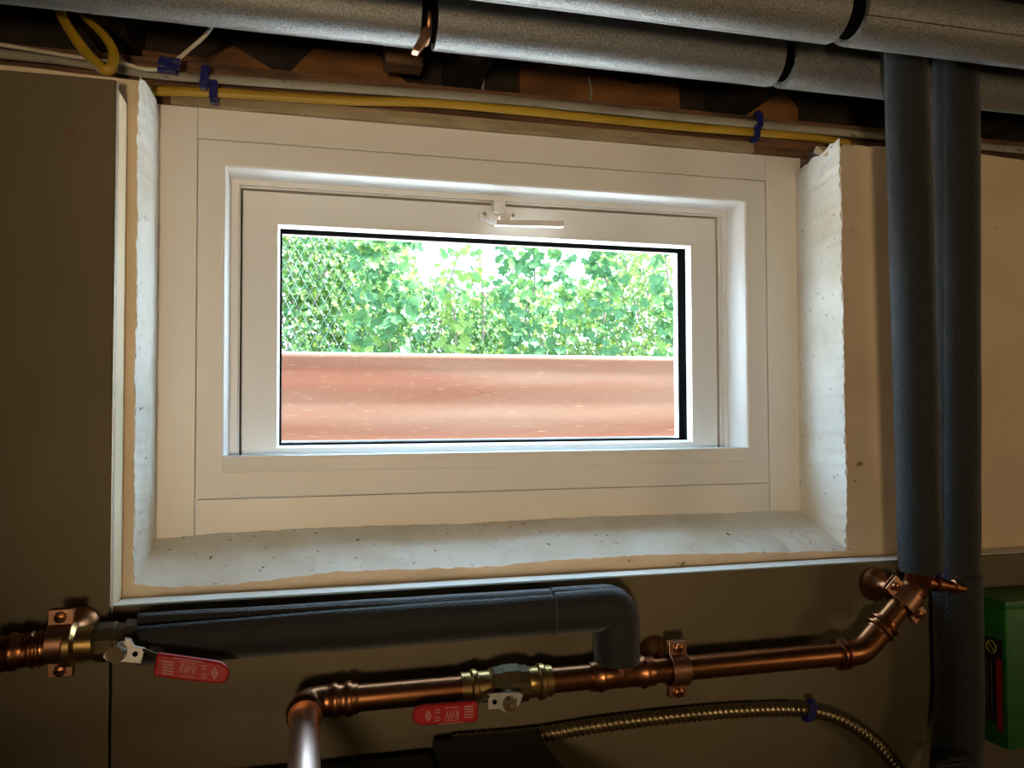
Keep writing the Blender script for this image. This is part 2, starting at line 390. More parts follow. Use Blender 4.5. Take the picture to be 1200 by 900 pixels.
# exterior: ground and the foundation face beyond the well
MB().grid(lambda u, t: (-6+u*13, 1.86+t*12, .06+.02*nz(u*13, t*12, .9)), 30, 30).build('ground', 'soil', kind='structure')
MB().box((-6, 1.86, -.9), (7, 1.9, .05)).build('wall_earth', 'soil', kind='structure')
MB().box((-1.2, 1.1, -.9), (2.3, 1.9, -.13)).build('floor_well', 'bounce_gravel', kind='structure')  # unseen floor, raised and kept pale to bounce daylight up through the window

# ------------------------------------------------------------------ timber over the window
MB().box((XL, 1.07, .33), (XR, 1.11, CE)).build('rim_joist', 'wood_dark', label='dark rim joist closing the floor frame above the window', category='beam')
MB().box((XL, .955, .352), (XR, 1.07, .390)).build('sill_plate', 'wood_brown', label='brown wooden sill plate lying behind the white and yellow cables', category='beam')
hb = MB(); hb.box((-.1415, .9445, .3375), (.575, .99, .3515), .0012); hb.build('header_board', 'wood_pale', label='pale weathered wooden strip directly on top of the white window surround', category='board')
MB().box((-.16, .958, .336), (-.1425, .99, .352)).build('wood_shim', 'wood_brown', label='small dark wooden shim at the end of the pale strip above the window', category='wood block')
MB().box((.576, .952, .336), (.66, .99, .352)).build('wood_shim', 'wood_brown', label='brown wooden block above the window beside the torn plaster corner', category='wood block')
jag = [(-.24, .388), (-.24, .44), (-.12, .435), (-.085, .455), (-.04, .43), (-.02, .425), (.012, .462), (.09, .465), (.13, .43), (.15, .423), (.19, .425), (.19, .388)]  # notches in the top outline shape the shadow on the board
MB().prism([V(x, 1.052, z) for x, z in jag], (0, .016, 0)).build('jagged_board', 'wood_orange', label='orange brown jagged-topped board behind the cables beside the looped yellow cable', category='board')
jag2 = [(.285, .388), (.285, .47), (.36, .475), (.45, .46), (.52, .47), (.525, .388)]
MB().prism([V(x, 1.052, z) for x, z in jag2], (0, .016, 0)).build('jagged_board', 'wood_orange', label='orange brown board behind the cables with white dribbles down its face', category='board')
for px, py, h in ((563, 104, .03), (690, 116, .03)):
    p = at(px, py, 1.05); b = MB()
    b.tube(spline([p+V(0, 0, h), p+V(.004, 0, h*.4), p+V(.003, 0, 0), p+V(.006, 0, -h*.3)]), .0022, 8); b.build('white_dribble', 'cable_white', label='thin white dribble of foam on the brown board behind the cables', category='foam dribble', group='white dribbles on the brown board')
jag3 = [(.60, .388), (.60, .43), (.63, .455), (.68, .46), (.70, .44), (.70, .388)]
MB().prism([V(x, 1.03, z) for x, z in jag3], (0, .035, 0)).build('brick_chunk', 'wood_orange', label='reddish brown chunk in the dark gap beside the vertical foam pipes', category='rubble')
for i, x in enumerate((-.62, -.21, .20, .59, 1.02)):
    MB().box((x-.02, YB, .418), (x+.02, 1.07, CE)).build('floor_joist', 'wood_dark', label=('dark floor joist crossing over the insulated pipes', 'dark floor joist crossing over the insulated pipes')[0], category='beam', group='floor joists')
b = MB(); b.box(at(452, 66, .93)+V(0, 0, -.006), at(488, 60, .93)+V(.008, .03, .022)); b.build('wood_block', 'wood_brown', label='reddish brown wooden block behind the copper strap on the overhead pipe', category='wood block')

# ------------------------------------------------------------------ window
win = thing('window_1', (.24, FY, -.137), kind='structure')
S = (-.1135, .5945, -.0975, .3025); O = (-.0855, .5650, -.0505, .2740)
PL_, PR_, PB_, PT_ = -.162, .648, -.15, .3370
g = .0006
MB().box((PL_, FY, PB_), (S[0]-g, FY+.014, PT_)).build('extension_board', 'panel_white', win, bevel=.0006)
MB().box((S[1]+g, FY, PB_), (PR_, FY+.014, PT_)).build('extension_board', 'panel_white', win, bevel=.0006)
MB().box((S[0]-g+.0002, FY, S[3]+g), (S[1]+g-.0002, FY+.014, PT_)).build('extension_board', 'panel_white', win, bevel=.0006)
MB().box((S[0]-g+.0008, FY+.0004, PB_), (S[1]+g-.0008, FY+.014, S[2]-g)).build('extension_board', 'panel_white', win, bevel=.0006)
def ins(l, r, b_, t, Y): return (O[0]+l, O[1]-r, O[2]+b_, O[3]-t, Y)
fr = MB()
fr.loops([(S[0], S[1], S[2], S[3], FY+.06), (S[0], S[1], S[2], S[3], FY+.0018), (S[0]+.0012, S[1]-.0012, S[2]+.0012, S[3]-.0012, FY+.0008),
          ins(-.0015, -.0015, -.001, -.0015, FY+.0008), ins(.0008, .0008, .0006, .0008, FY+.0022), ins(.0026, .0026, .0006, .0026, FY+.006),
          ins(.0034, .0034, -.004, .0034, FY+.008), ins(.0034, .0070, -.022, .0034, FY+.0400),
          ins(.0125, .0125, -.024, .0095, FY+.0408), ins(.0125, .0130, -.024, .0098, FY+.0475), ins(.0140, .0150, -.024, .0112, FY+.0482), ins(.0140, .0150, -.024, .0112, FY+.098),
          ins(.03, .03, .012, .03, FY+.099), ins(.03, .03, .012, .03, FY+.108), (S[0], S[1], S[2], S[3], FY+.108)])
frame = fr.build('frame', 'vinyl', win, smooth=30)
lip = MB(); lip.box((O[0], FY-.0035, -.0685), (O[1]+.001, FY+.004, O[2]-.0002), .0016); lip.build('sill_lip', 'vinyl', win)
MB().box((O[0]-.006, FY-.0008, -.0705), (O[1]+.004, FY+.003, -.0692)).build('sill_bead', 'vinyl', win)
# sash
SO = (-.0690, .5470, -.0740, .2600); SI = (-.0275, .5075, -.0428, .2195)
def sl(d, Y): return (SI[0]+d, SI[1]-d, SI[2]+d, SI[3]-d, Y)
def so(d, Y): return (SO[0]+d, SO[1]-d, SO[2]+d, SO[3]-d, Y)
sb = MB(); sb.loops([so(0, 1.046), so(0, .999), so(.0016, .9975), sl(-.003, .9975), sl(-.0018, .9980), sl(0, 1.006), sl(0.0008, 1.0095)])
sash = sb.build('sash', 'vinyl', win, smooth=30)
gk = MB(); gk.loops([sl(.0004, 1.0100), sl(.0022, 1.0106), sl(.0022, 1.0300), sl(-.002, 1.0300)]); gk.build('gasket', 'black_gasket', win, smooth=20)
ob = MB(); ob.loops([sl(-.002, 1.0302), sl(.0030, 1.0302), sl(.0015, 1.0460), so(0, 1.0460)]); ob.build('outer_bead', 'vinyl', win, smooth=20)
MB().box((SI[0]+.0003, 1.0112, SI[2]+.0003), (SI[1]-.0003, 1.0130, SI[3]-.0003)).build('glass_pane', 'glass', win, smooth=0)
# latch on the sash
lat = thing('latch', at(587, 262, .99)); adopt(lat, win)
def poly(pts, Y): return [at(x, y, Y) for x, y in pts]
MB().prism(poly([(562, 249), (566, 245), (577, 246), (581, 243), (596, 244), (604, 250), (604, 255), (597, 258), (592, 264), (578, 262), (570, 259), (562, 256)], .9885), (0, .0095, 0)).build('latch_base', 'vinyl', lat, bevel=.0008)
MB().prism(poly([(579, 234), (593, 235), (593, 250), (579, 249)], .980), (0, .015, 0)).build('catch', 'vinyl', lat, bevel=.001)
MB().prism(poly([(582, 257.2), (661, 258.0), (661.5, 265.5), (581, 263.5)], .966), (0, .010, 0)).build('latch_handle', 'vinyl', lat, bevel=.0007)
a = at(588, 258, .988); MB().rod(a+V(0, -.018, 0), a+V(0, .003, 0), [(0, .006), (.021, .006)]).build('pivot', 'vinyl', lat)
for px, py in ((567.5, 251), (600.5, 252.5)):
    p = at(px, py, .9885); sc = MB().rod(p+V(0, -.0012, 0), p, [(0, .0020), (.0006, .0034), (.002, .0034)], 14).build('screw', 'steel', lat)
    MB().box(p+V(-.0016, -.0014, -.0004), p+V(.0016, -.0010, .0004)).box(p+V(-.0004, -.0014, -.0016), p+V(.0004, -.0010, .0016)).build('cross_slot', 'black_gasket', sc, smooth=0)

# ------------------------------------------------------------------ boards over the concrete
tL = -.1665
MB().box((XL, BY, FL), (tL, BY+.009, .303)).build('wall_board', 'board', bevel=.0012, label='dark grey-brown wall board standing full height beside the window', category='board')
MB().box((tL+.0018, BY+.001, FL), (XR, BY+.006, -.1762)).build('wall_board', 'board', bevel=.0012, label='dark grey-brown wall board under the window behind the copper pipes', category='board')
MB().box((tL-.012, BY+.0095, -.178), (tL+.0008, WY-.001, .297)).build('trim_1', 'strip', bevel=.001, kind='structure')
MB().prism([V(tL, BY+.0065, -.20), V(tL, BY+.0065, -.1757), V(tL, WY-.001, -.1792), V(tL, WY-.001, -.20)], (XR-tL, 0, 0)).build('trim_2', 'strip_white', bevel=.001, kind='structure')
ed = MB(); ed.box((tL+.0001, BY+.0006, -.176), (tL+.0007, BY+.0088, .302)); ed.build('trim_3', 'steel', kind='structure')
for px, py in ((81, 155),):
    p = at(px, py, BY); MB().rod(p+V(0, -.0014, 0), p+V(0, .002, 0), [(0, .002), (.0008, .0036), (.003, .0036)], 12).build('board_screw', 'wood_brown', label='small brass screw head in the full height wall board', category='screw')

# ------------------------------------------------------------------ overhead insulated pipes
def straight(A, B, n): return [A.lerp(B, i/n) for i in range(n+1)]
AY, AZ, Ar = .79, .388, .0285
pa = thing('insulated_pipe', (.3, AY, AZ-Ar), 'grey foam-covered pipe under the joists, nearer the wall, with a copper strap in its joint', 'pipe', 'overhead insulated pipes')
MB().rod(V(XL+.01, AY, AZ), V(XR-.01, AY, AZ), [(0, .0125), (XR-XL-.02, .0125)]).build('copper_tube', 'copper', pa)
xa = (XL+.02, at(490, 50, AY).x, at(509, 50, AY).x, at(905, 80, AY).x, at(918, 80, AY).x, XR-.02)
for k in (1, 3): MB().tube([V(xa[k]-.01, AY, AZ), V(xa[k+1]+.01, AY, AZ)], .0215, 24).build('joint_tape', 'black_gasket', pa)
for i in (0, 2, 4):
    MB().sleeve(straight(V(xa[i], AY, AZ), V(xa[i+1], AY, AZ), 60), Ar, .0225, 197, .0005, wob=.012).build('foam_sleeve', 'foam', pa)
xs = (xa[1]+xa[2])/2
MB().tube([V(xs, AY+.0185*math.cos(t), AZ-.004+.0185*math.sin(t)) for t in [R(-20-k*14) for k in range(13)]]+[V(xs-.004, AY+.004, AZ+.03)], .0035, 10).build('hanger_strap', 'copper_bright', pa)
b = MB(); q = [at(483, 58, .764), at(491, 60, .764), at(503, 45, .764), at(505, 32, .764), at(496, 31, .764), at(492, 42, .764)]
b.prism(q, (0, .012, 0)); b.build('strap_tail', 'copper_bright', pa, bevel=.001)

BYp, BZ, Br = .648, .3715, .029
pb = thing('insulated_pipe', (.6, BYp, BZ-Br), 'grey foam-covered pipe under the joists passing in front of the vertical pipes', 'pipe', 'overhead insulated pipes')
MB().rod(V(XL+.01, BYp, BZ), V(XR-.01, BYp, BZ), [(0, .0125), (XR-XL-.02, .0125)]).build('copper_tube', 'copper', pb)
xb = (XL+.02, at(977, 30, BYp).x, at(996, 30, BYp).x, XR-.02)
MB().tube([V(xb[1]-.01, BYp, BZ), V(xb[2]+.01, BYp, BZ)], .0225, 24).build('joint_tape', 'black_gasket', pb)
for i in (0, 2):
    MB().sleeve(straight(V(xb[i], BYp, BZ), V(xb[i+1], BYp, BZ), 60), Br, .0235, (192, 118)[i//2], .0008, wob=.012).build('foam_sleeve', 'foam', pb)

# ------------------------------------------------------------------ vertical insulated pipes
v1 = thing('insulated_pipe', (.64, .73, -.175), 'upright dark foam-covered pipe ending just above the slanted copper pipe', 'pipe')
c0, c1 = V(.624, .725, .50), V(.6405, .735, -.1735)
d01 = (c1-c0).normalized()
pts = [c0.lerp(c1, i/50) for i in range(51)]
MB().sleeve(pts, .0222, .0125, 120, .0005, wob=.02).build('foam_sleeve', 'foam_black', v1)
MB().tube([c0, c1+d01*-.002], .0122, 16).build('copper_tube', 'copper', v1)
v2 = thing('insulated_pipe', (.715, .75, -.42), 'upright dark foam-covered pipe reaching down past the slanted copper pipe to a bend', 'pipe')
MB().sleeve([V(.7085, .742, .50).lerp(V(.7115, .762, -.1835), i/50) for i in range(51)], .0245, .0125, 75, .0006, wob=.02).build('foam_sleeve', 'foam_black', v2)
low = fillet([V(.7115, .762, -.1865), V(.7125, .762, -.345), V(.675, .735, -.42), V(.56, .66, -.60)], [.10, .05], 10)
MB().sleeve(resample(low, .012), .0255, .0125, 75, .0006, wob=.03).build('foam_sleeve', 'foam_black', v2)
MB().tube([V(.7115, .762, -.15), V(.7115, .762, -.23)], .0122, 16).build('copper_tube', 'copper', v2)
p = at(1118, 905, .72)
MB().tube([at(1119, 893, .715)+V(.026*math.cos(R(k*24)), -.006*math.sin(R(k*24)), .006*math.sin(R(k*24))) for k in range(16)], .0022, 8).build('sleeve_tape', 'black_box', v2)

# ------------------------------------------------------------------ copper runs
PY = .745; CR = .0118; PZ = -.2575
def collar(A, B, parent, name='fitting', mt='copper', pos=0., length=.03, rr=CR, bead=.0035):
    """press fitting: socket with two raised beads, centred at distance pos along A->B"""
    d = (B-A).normalized(); s = A+d*(pos-length/2)
    q = length
    prof = [(0, rr), (0, rr+.0016), (q*.14, rr+.0018), (q*.22, rr+bead), (q*.34, rr+bead), (q*.42, rr+.0018), (q*.58, rr+.0018), (q*.66, rr+bead), (q*.78, rr+bead), (q*.86, rr+.0018), (q, rr+.0016), (q, rr)]
    return MB().rod(s, s+d*q, prof, 22).build(name, mt, parent)
run = thing('copper_pipe', (.3, PY, PZ-.02), 'bare copper pipe run under the window with a valve, a tee and a slanted end', 'pipe')
xe = at(357, 828, PY).x
A0, A1 = V(xe, PY, PZ), V(.560, PY, PZ)
tx0, tx1 = at(693, 790, PY).x, at(762, 785, PY).x
vx0, vx1 = at(540, 803, PY).x, at(645, 797, PY).x
MB().tube([V(xe+.015, PY, PZ), V(vx0, PY, PZ)], CR, 22).build('pipe_length', 'copper', run)
MB().tube([V(vx1-.004, PY, PZ), V(tx0, PY, PZ)], CR, 22).build('pipe_length', 'copper', run)
MB().tube([V(tx1, PY, PZ), V(.553, PY, PZ)], CR, 22).build('pipe_length', 'copper', run)
# elbow towards the room and the stub that comes forward
el = MB(); el.tube(fillet([V(xe+.030, PY, PZ), V(xe, PY, PZ), V(xe, PY-.032, PZ)], .02, 8), CR+.0016, 22); el.build('elbow', 'copper', run)
collar(V(xe+.020, PY, PZ), V(xe+.06, PY, PZ), run, pos=.012, length=.028)
MB().rod(V(xe, PY-.020, PZ), V(xe, PY-.05, PZ), [(0, CR), (0, CR+.002), (.003, CR+.004), (.008, CR+.004), (.011, CR+.002), (.014, CR+.0022), (.014, CR)]).build('elbow_collar', 'copper', run)
MB().tube([V(xe, PY-.026, PZ), V(xe-.002, PY-.30, PZ-.004)], CR, 22).build('forward_stub', 'copper_lit', run)
# tee under the foam elbow
tm = (tx0+tx1)/2
te = MB(); te.rod(V(tx0-.002, PY, PZ), V(tx1+.002, PY, PZ), [(0, CR), (0, CR+.002), (.006, CR+.002), (.010, CR+.0036), (.014, CR+.0018), (.022, CR+.0012), (tx1-tx0-.018, CR+.0012), (tx1-tx0-.010, CR+.0018), (tx1-tx0-.006, CR+.004), (tx1-tx0-.002, CR+.0022), (tx1-tx0+.004, CR+.002), (tx1-tx0+.004, CR)], 22)
te.tube([V(tm, PY, PZ), V(tm, PY, PZ+.045)], CR+.0012, 20); te.build('tee', 'copper', run)
# bend up to the slanted end
pA, pB = at(1012, 762, PY), at(1074, 686, PY)
pC = V(.6405, .735, -.170)
bend = fillet([V(.545, PY, PZ), V(.572, PY, PZ), pA.lerp(pB, .38)], .03, 8)
MB().tube(bend, CR+.0016, 22).build('bend', 'copper', run)
collar(V(.54, PY, PZ), V(.60, PY, PZ), run, pos=.008, length=.014, bead=.0045)
dAB = (pB-V(.572, PY, PZ)).normalized(); qa = V(.572, PY, PZ)
collar(qa, pB, run, pos=.036, length=.016, bead=.0045)
top = fillet([qa+dAB*.030, pB, pC+V(.0, 0, -.004), pC+V(0, 0, .012)], [.02, .004], 6)
MB().tube(top, CR, 22).build('slanted_length', 'copper', run)
MB().tube(fillet([qa+dAB*.082, pB+V(.001, 0, 0), pC+V(0, 0, .004)], .018, 6), CR+.0018, 20).build('elbow', 'copper', run)
# little bleed outlet beside the upright pipes
o1 = at(1084, 682, .735); o2 = at(1129, 690, .738)
bl = thing('bleed_valve', o1.lerp(o2, .5)+V(0, 0, -.01), 'small copper bleed outlet between the two upright foam pipes', 'valve')
L = (o2-o1).length
MB().rod(o1, o2, [(0, .009), (.005, .009), (.006, .0055), (.013, .0055), (.014, .0085), (.022, .0085), (.024, .0060), (L*.70, .0060), (L*.71, .0075), (L*.80, .0075), (L*.81, .005), (L, .005)], 16).build('outlet', 'copper', bl)
MB().rod(o1.lerp(o2, .42)+V(0, -.002, .0), o1.lerp(o2, .42)+V(0, -.002, .020), [(0, .003), (.009, .003), (.010, .0055), (.018, .0055), (.020, .003)], 12).build('blue_cap', 'blue', bl)

# bell hangers: split ring round the pipe, neck and bell on the board
def hanger(c, ax, label, base_off=(0, 0), w=.019):
    """c = pipe axis point, ax = pipe direction"""
    ax = ax.normalized(); per = V(-ax.z, 0, ax.x)
    if per.z < 0: per = -per
    h = thing('bell_hanger', c+V(0, .05, -.02), label, 'pipe hanger', 'copper bell hangers on the pipes')
    rr = CR+.0026
    def band(half):
        b = MB(); sg = 1 if half == 'front' else -1
        pts = []
        for k in range(11):
            t = R(-75+15*k); pts.append((math.sin(t)*rr, -sg*math.cos(t)*rr))
        outer = [(-rr-.0125, -sg*.0016), (-rr*.99-.001, -sg*.0016)]+pts+[(rr*.99+.001, -sg*.0016), (rr+.0135, -sg*.0016)]
        th = .0020
        inner = [(u, y+sg*0) for u, y in outer]
        O_ = []
        for i, (u, y) in enumerate(outer):
            l = math.hypot(u, y)
            if abs(u) > rr*.985: O_.append((u, y-sg*th))
            else: O_.append((u*(1+th/l), y*(1+th/l)))
        n = len(outer)
        for q in (-w/2, w/2):
            for (u, y) in outer: b.v.append(c+per*u+V(0, y, 0)+ax*q)
            for (u, y) in O_: b.v.append(c+per*u+V(0, y, 0)+ax*q)
        def id(s, o, i): return s*2*n+o*n+i
        for i in range(n-1):
            b.f += [(id(0,0,i), id(0,0,i+1), id(1,0,i+1), id(1,0,i)), (id(0,1,i), id(1,1,i), id(1,1,i+1), id(0,1,i+1)),
                    (id(0,0,i), id(0,1,i), id(0,1,i+1), id(0,0,i+1)), (id(1,0,i), id(1,0,i+1), id(1,1,i+1), id(1,1,i))]
        for i in (0, n-1): b.f.append((id(0,0,i), id(1,0,i), id(1,1,i), id(0,1,i)))
        return b
    band('front').build('front_strap', 'copper_bright', h, bevel=.0008); band('back').build('back_strap', 'copper', h, bevel=.0008)
    for s in (1, -1):
        p = c+per*s*(rr+.0072)
        k = MB().rod(p+V(0, -.0075, 0), p+V(0, .004, 0), [(0, .0022), (.001, .0044), (.0038, .0048), (.0038, .0020), (.0115, .0020)], 14).build('screw', 'copper', h)
        MB().box(p+V(-.003, -.0078, -.0005), p+V(.003, -.0066, .0005)).build('screw_slot', 'black_gasket', k, smooth=0)
    bc = V(c.x+base_off[0], BY, c.z+base_off[1]); dp = BY-(c.y+rr+.001)
    MB().rod(bc, bc+V(0, -1, 0), [(0, .0185), (.002, .0190), (.006, .0185), (.012, .0145), (.018, .0098), (.026, .0080), (max(.03, dp), .0080)], 26).build('bell', 'copper', h)
    return h
hanger(V(at(72, 752, PY).x, PY, -.1905), V(1, 0, 0), 'copper bell hanger on the pipe end beside the red-handled valve and foam sleeve')
hanger(V(at(793, 782, PY).x, PY, PZ), V(1, 0, 0), 'copper bell hanger on the bare pipe beside the tee under the foam elbow')
hc = qa+dAB*.076
hanger(hc, dAB, 'copper bell hanger on the slanted copper pipe under the upright foam pipes', base_off=(.004, .006))

# ------------------------------------------------------------------ pipe that enters the long foam sleeve
IZ = -.1925; IR = .0215
lp = thing('copper_pipe', (-.2, PY, IZ-.02), 'copper pipe stub with press fittings entering the red-handled valve at the wall board edge', 'pipe')
MB().tube(fillet([V(-.40, PY-.03, IZ-.06), V(-.245, PY-.004, IZ-.004), V(-.155, PY, IZ+.001)], .05, 6), CR, 22).build('pipe_length', 'copper', lp)
collar(V(-.25, PY-.004, IZ-.003), V(-.155, PY, IZ+.001), lp, pos=.018, length=.03)
collar(V(-.25, PY-.004, IZ-.003), V(-.155, PY, IZ+.001), lp, pos=.0415, length=.012, bead=.003)
fs = thing('insulated_pipe', (.1, PY, PZ+.012), 'black foam-covered pipe under the window with a split top and a downward elbow', 'pipe')
x0, x1, x2 = -.133, at(644, 715, PY).x, .297
MB().tube(fillet([V(-.132, PY, IZ), V(x2, PY, IZ), V(x2, PY, PZ+.02)], .02, 6), CR, 18).build('copper_tube', 'copper', fs)
Ls = x1-x0
MB().sleeve(straight(V(x0, PY, IZ), V(x1, PY, IZ), 60), IR, .0118, 26, lambda L: .0005+.0125*max(0, 1-L/(Ls*.68)), wob=.03).build('foam_sleeve', 'foam_black', fs)
elb = resample(fillet([V(x1+.0022, PY, IZ), V(x2, PY, IZ), V(x2, PY, PZ+.0118)], .013, 8), .004)
MB().sleeve(elb, IR+.0006, .0118, 14, lambda L: .0005+.003*max(0, 1-L/.05), wob=.02).build('foam_elbow', 'foam_black', fs)

# ------------------------------------------------------------------ ball valves
def handle_print(parent, cen, xd, zd, flip):
    """white print on the red sleeve: initials, lines of small type, diamond"""
    x = xd.normalized(); z = zd.normalized()
    if flip: x, z = -x, -z
    y = V(0, -.0004, 0)
    text_part('lettering', 'RWV', .0108, cen+y+x*.0002, x, z, 'print', parent, narrow=.5)
    b = MB()
    def bar(u0, u1, w0, w1): b.prism([cen+y*.8+x*u0+z*w0, cen+y*.8+x*u1+z*w0, cen+y*.8+x*u1+z*w1, cen+y*.8+x*u0+z*w1], (0, .0003, 0))
    bar(-.0056, .0062, .0052, .0057); bar(-.0056, .0062, -.0057, -.0052)
    for k in range(5): bar(-.0185, -.0105, -.0058+k*.0023, -.0048+k*.0023)
    for k in range(2): bar(.0110, .0150, .0018+k*.0024, .0026+k*.0024); bar(.0110, .0150, -.0048+k*.0024, -.0040+k*.0024)
    bar(-.010, .012, .0074, .0079)
    b.build('small_print', 'print', parent, smooth=0)
    d = MB(); dc = cen+y+x*.0208
    o4 = [dc+x*.0028, dc+z*.0050, dc-x*.0028, dc-z*.0050]; i4 = [dc+x*.0015, dc+z*.0028, dc-x*.0015, dc-z*.0028]
    for k in range(4):
        k2 = (k+1) % 4; d.prism([o4[k], o4[k2], i4[k2], i4[k]], (0, .0003, 0))
    d.prism([dc+x*.0007, dc+z*.0012, dc-x*.0007, dc-z*.0012], (0, .0003, 0))
    d.build('diamond_emblem', 'print', parent, smooth=0)
# valve beside the wall board edge
bv = thing('ball_valve', (-.145, PY, IZ-.03), 'brass ball valve with a red handle drooping below the black foam sleeve', 'valve')
ax0 = V(-.205, PY, IZ)
MB().rod(V(-.196, PY, IZ), V(-.10, PY, IZ), [(0, CR), (0, CR+.0030), (.006, CR+.0034), (.009, CR+.0058), (.014, CR+.0058), (.017, CR+.002), (.030, CR+.002), (.030, CR)], 24).build('brass_collar', 'brass', bv)
MB().rod(V(-.168, PY, IZ), V(-.10, PY, IZ), [(0, CR), (0, CR+.001), (.004, CR+.0042), (.008, CR+.0050), (.018, CR+.0050), (.0185, CR+.0036), (.026, CR+.0036), (.0265, CR+.0060), (.0355, CR+.0060), (.0355, CR)], 10).build('body', 'brass_dull', bv, smooth=20)
nt_ = at(139, 764, .700)
MB().rod(V(nt_.x, PY-.012, IZ-.002), V(nt_.x, .700, nt_.z), [(0, .0085), (.012, .0085), (.014, .0065), (.05, .0060)], 14).build('stem', 'brass_dull', bv)
pl1 = [(120, 770), (124, 764), (130, 765), (131, 758), (137, 753), (146, 752), (146, 748), (153, 749), (157, 757), (170, 760), (165, 778), (131, 775), (125, 775)]
lev = MB().prism(poly(pl1, .700), (0, .0026, 0)).build('lever_plate', 'steel', bv, bevel=.0005)
p = at(158.5, 766.5, .700); MB().rod(p+V(0, -.0004, 0), p+V(0, .001, 0), [(0, .0022), (.001, .0022)], 12).build('lever_hole', 'black_gasket', lev)
p = nt_; MB().rod(p+V(0, -.008, 0), p, [(0, .0052), (.0012, .0068), (.008, .0068)], 6).build('nut', 'steel', bv, smooth=20)
MB().rod(p+V(0, -.0105, 0), p, [(0, .0028), (.001, .0038), (.010, .0038)], 12).build('stem_end', 'brass', bv)
q0, q1 = poly([(167, 759.6), (167, 763)], .700); r0, r1 = poly([(185, 766.5), (185, 770.5)], .690)
MB().prism([q0, q1, r1, r0], (0, .0024, 0)).build('lever_bend', 'brass_dull', bv)
hs = [(183.5, 766)]+[(200, 768.2), (225, 771.7), (250, 775.2), (259, 777.2), (265, 781), (268, 787), (268.3, 792), (266.5, 797), (262, 800.6), (255, 801.6), (225, 799), (200, 796), (178.5, 792.5)]
hd = MB().prism(poly(hs, .686), (0, .0065, 0)).build('red_grip', 'red', bv, bevel=.0018)
c = at(219.5, 784.6, .686); handle_print(hd, c, at(260, 790, .686)-at(185, 779.5, .686), V(0, 0, 1), False)

# valve in the bare run
bv2 = thing('ball_valve', (.19, PY, PZ-.03), 'brass ball valve with a red handle in the bare copper run', 'valve')
MB().rod(V(vx0, PY, PZ), V(vx1, PY, PZ), [(0, CR), (0, CR+.0026), (.008, CR+.0026), (.010, CR+.0048), (.014, CR+.0048), (.016, CR+.0024), (.026, CR+.0024), (.028, CR+.004), (.030, CR)], 24).build('brass_collar', 'brass', bv2)
vl = vx1-vx0
MB().rod(V(vx1, PY, PZ), V(vx0, PY, PZ), [(0, CR), (0, CR+.0026), (.006, CR+.0026), (.008, CR+.0048), (.012, CR+.0048), (.014, CR+.0024), (.022, CR+.0024), (.023, CR+.003), (.024, CR)], 24).build('brass_collar', 'brass', bv2)
MB().rod(V(vx0+.026, PY, PZ), V(vx1, PY, PZ), [(0, CR+.002), (.004, CR+.0055), (.010, CR+.0055), (.014, CR+.0072), (vl-.060, CR+.0072), (vl-.056, CR+.0055), (vl-.050, CR+.0050), (vl-.047, CR)], 10).build('body', 'brass_dull', bv2, smooth=20)
nb = at(597, 823, .708)
MB().rod(V(nb.x+.004, PY-.012, PZ-.003), nb+V(0, .002, 0), [(0, .0095), (.008, .0095), (.010, .0065), (.034, .0058)], 14).build('stem', 'brass_dull', bv2)
pl2 = [(572, 813.5), (590, 812), (609, 811.5), (613, 815), (609, 826), (602, 833), (596, 836), (591, 834.5), (584, 831), (572, 832)]
lev = MB().prism(poly(pl2, .708), (0, .0026, 0)).build('lever_plate', 'steel', bv2, bevel=.0005)
p = at(579.7, 822.7, .708); MB().rod(p+V(0, -.0004, 0), p+V(0, .001, 0), [(0, .0022), (.001, .0022)], 12).build('lever_hole', 'black_gasket', lev)
MB().rod(nb+V(0, -.007, 0), nb, [(0, .0050), (.0012, .0064), (.007, .0064)], 6).build('nut', 'steel', bv2, smooth=20)
MB().rod(nb+V(0, -.0095, 0), nb, [(0, .0026), (.001, .0036), (.009, .0036)], 12).build('stem_end', 'brass', bv2)
q0, q1 = poly([(574, 814), (574, 817.5)], .708); r0, r1 = poly([(558, 823.5), (558, 827.5)], .7025)
MB().prism([q0, q1, r1, r0], (0, .0024, 0)).build('lever_bend', 'brass_dull', bv2)
hs2 = [(560.5, 822.2), (540, 823.8), (515, 825.8), (496, 827.3), (489, 829.5), (485, 834), (483.5, 839), (484.5, 844.5), (488, 848.8), (494, 850.6), (515, 849.8), (540, 848.2), (560.5, 846)]
hd2 = MB().prism(poly(hs2, .698), (0, .0065, 0)).build('red_grip', 'red', bv2, bevel=.0018)
c = at(530, 836.5, .698); handle_print(hd2, c, at(560, 834, .698)-at(490, 839.5, .698), V(0, 0, 1), True)

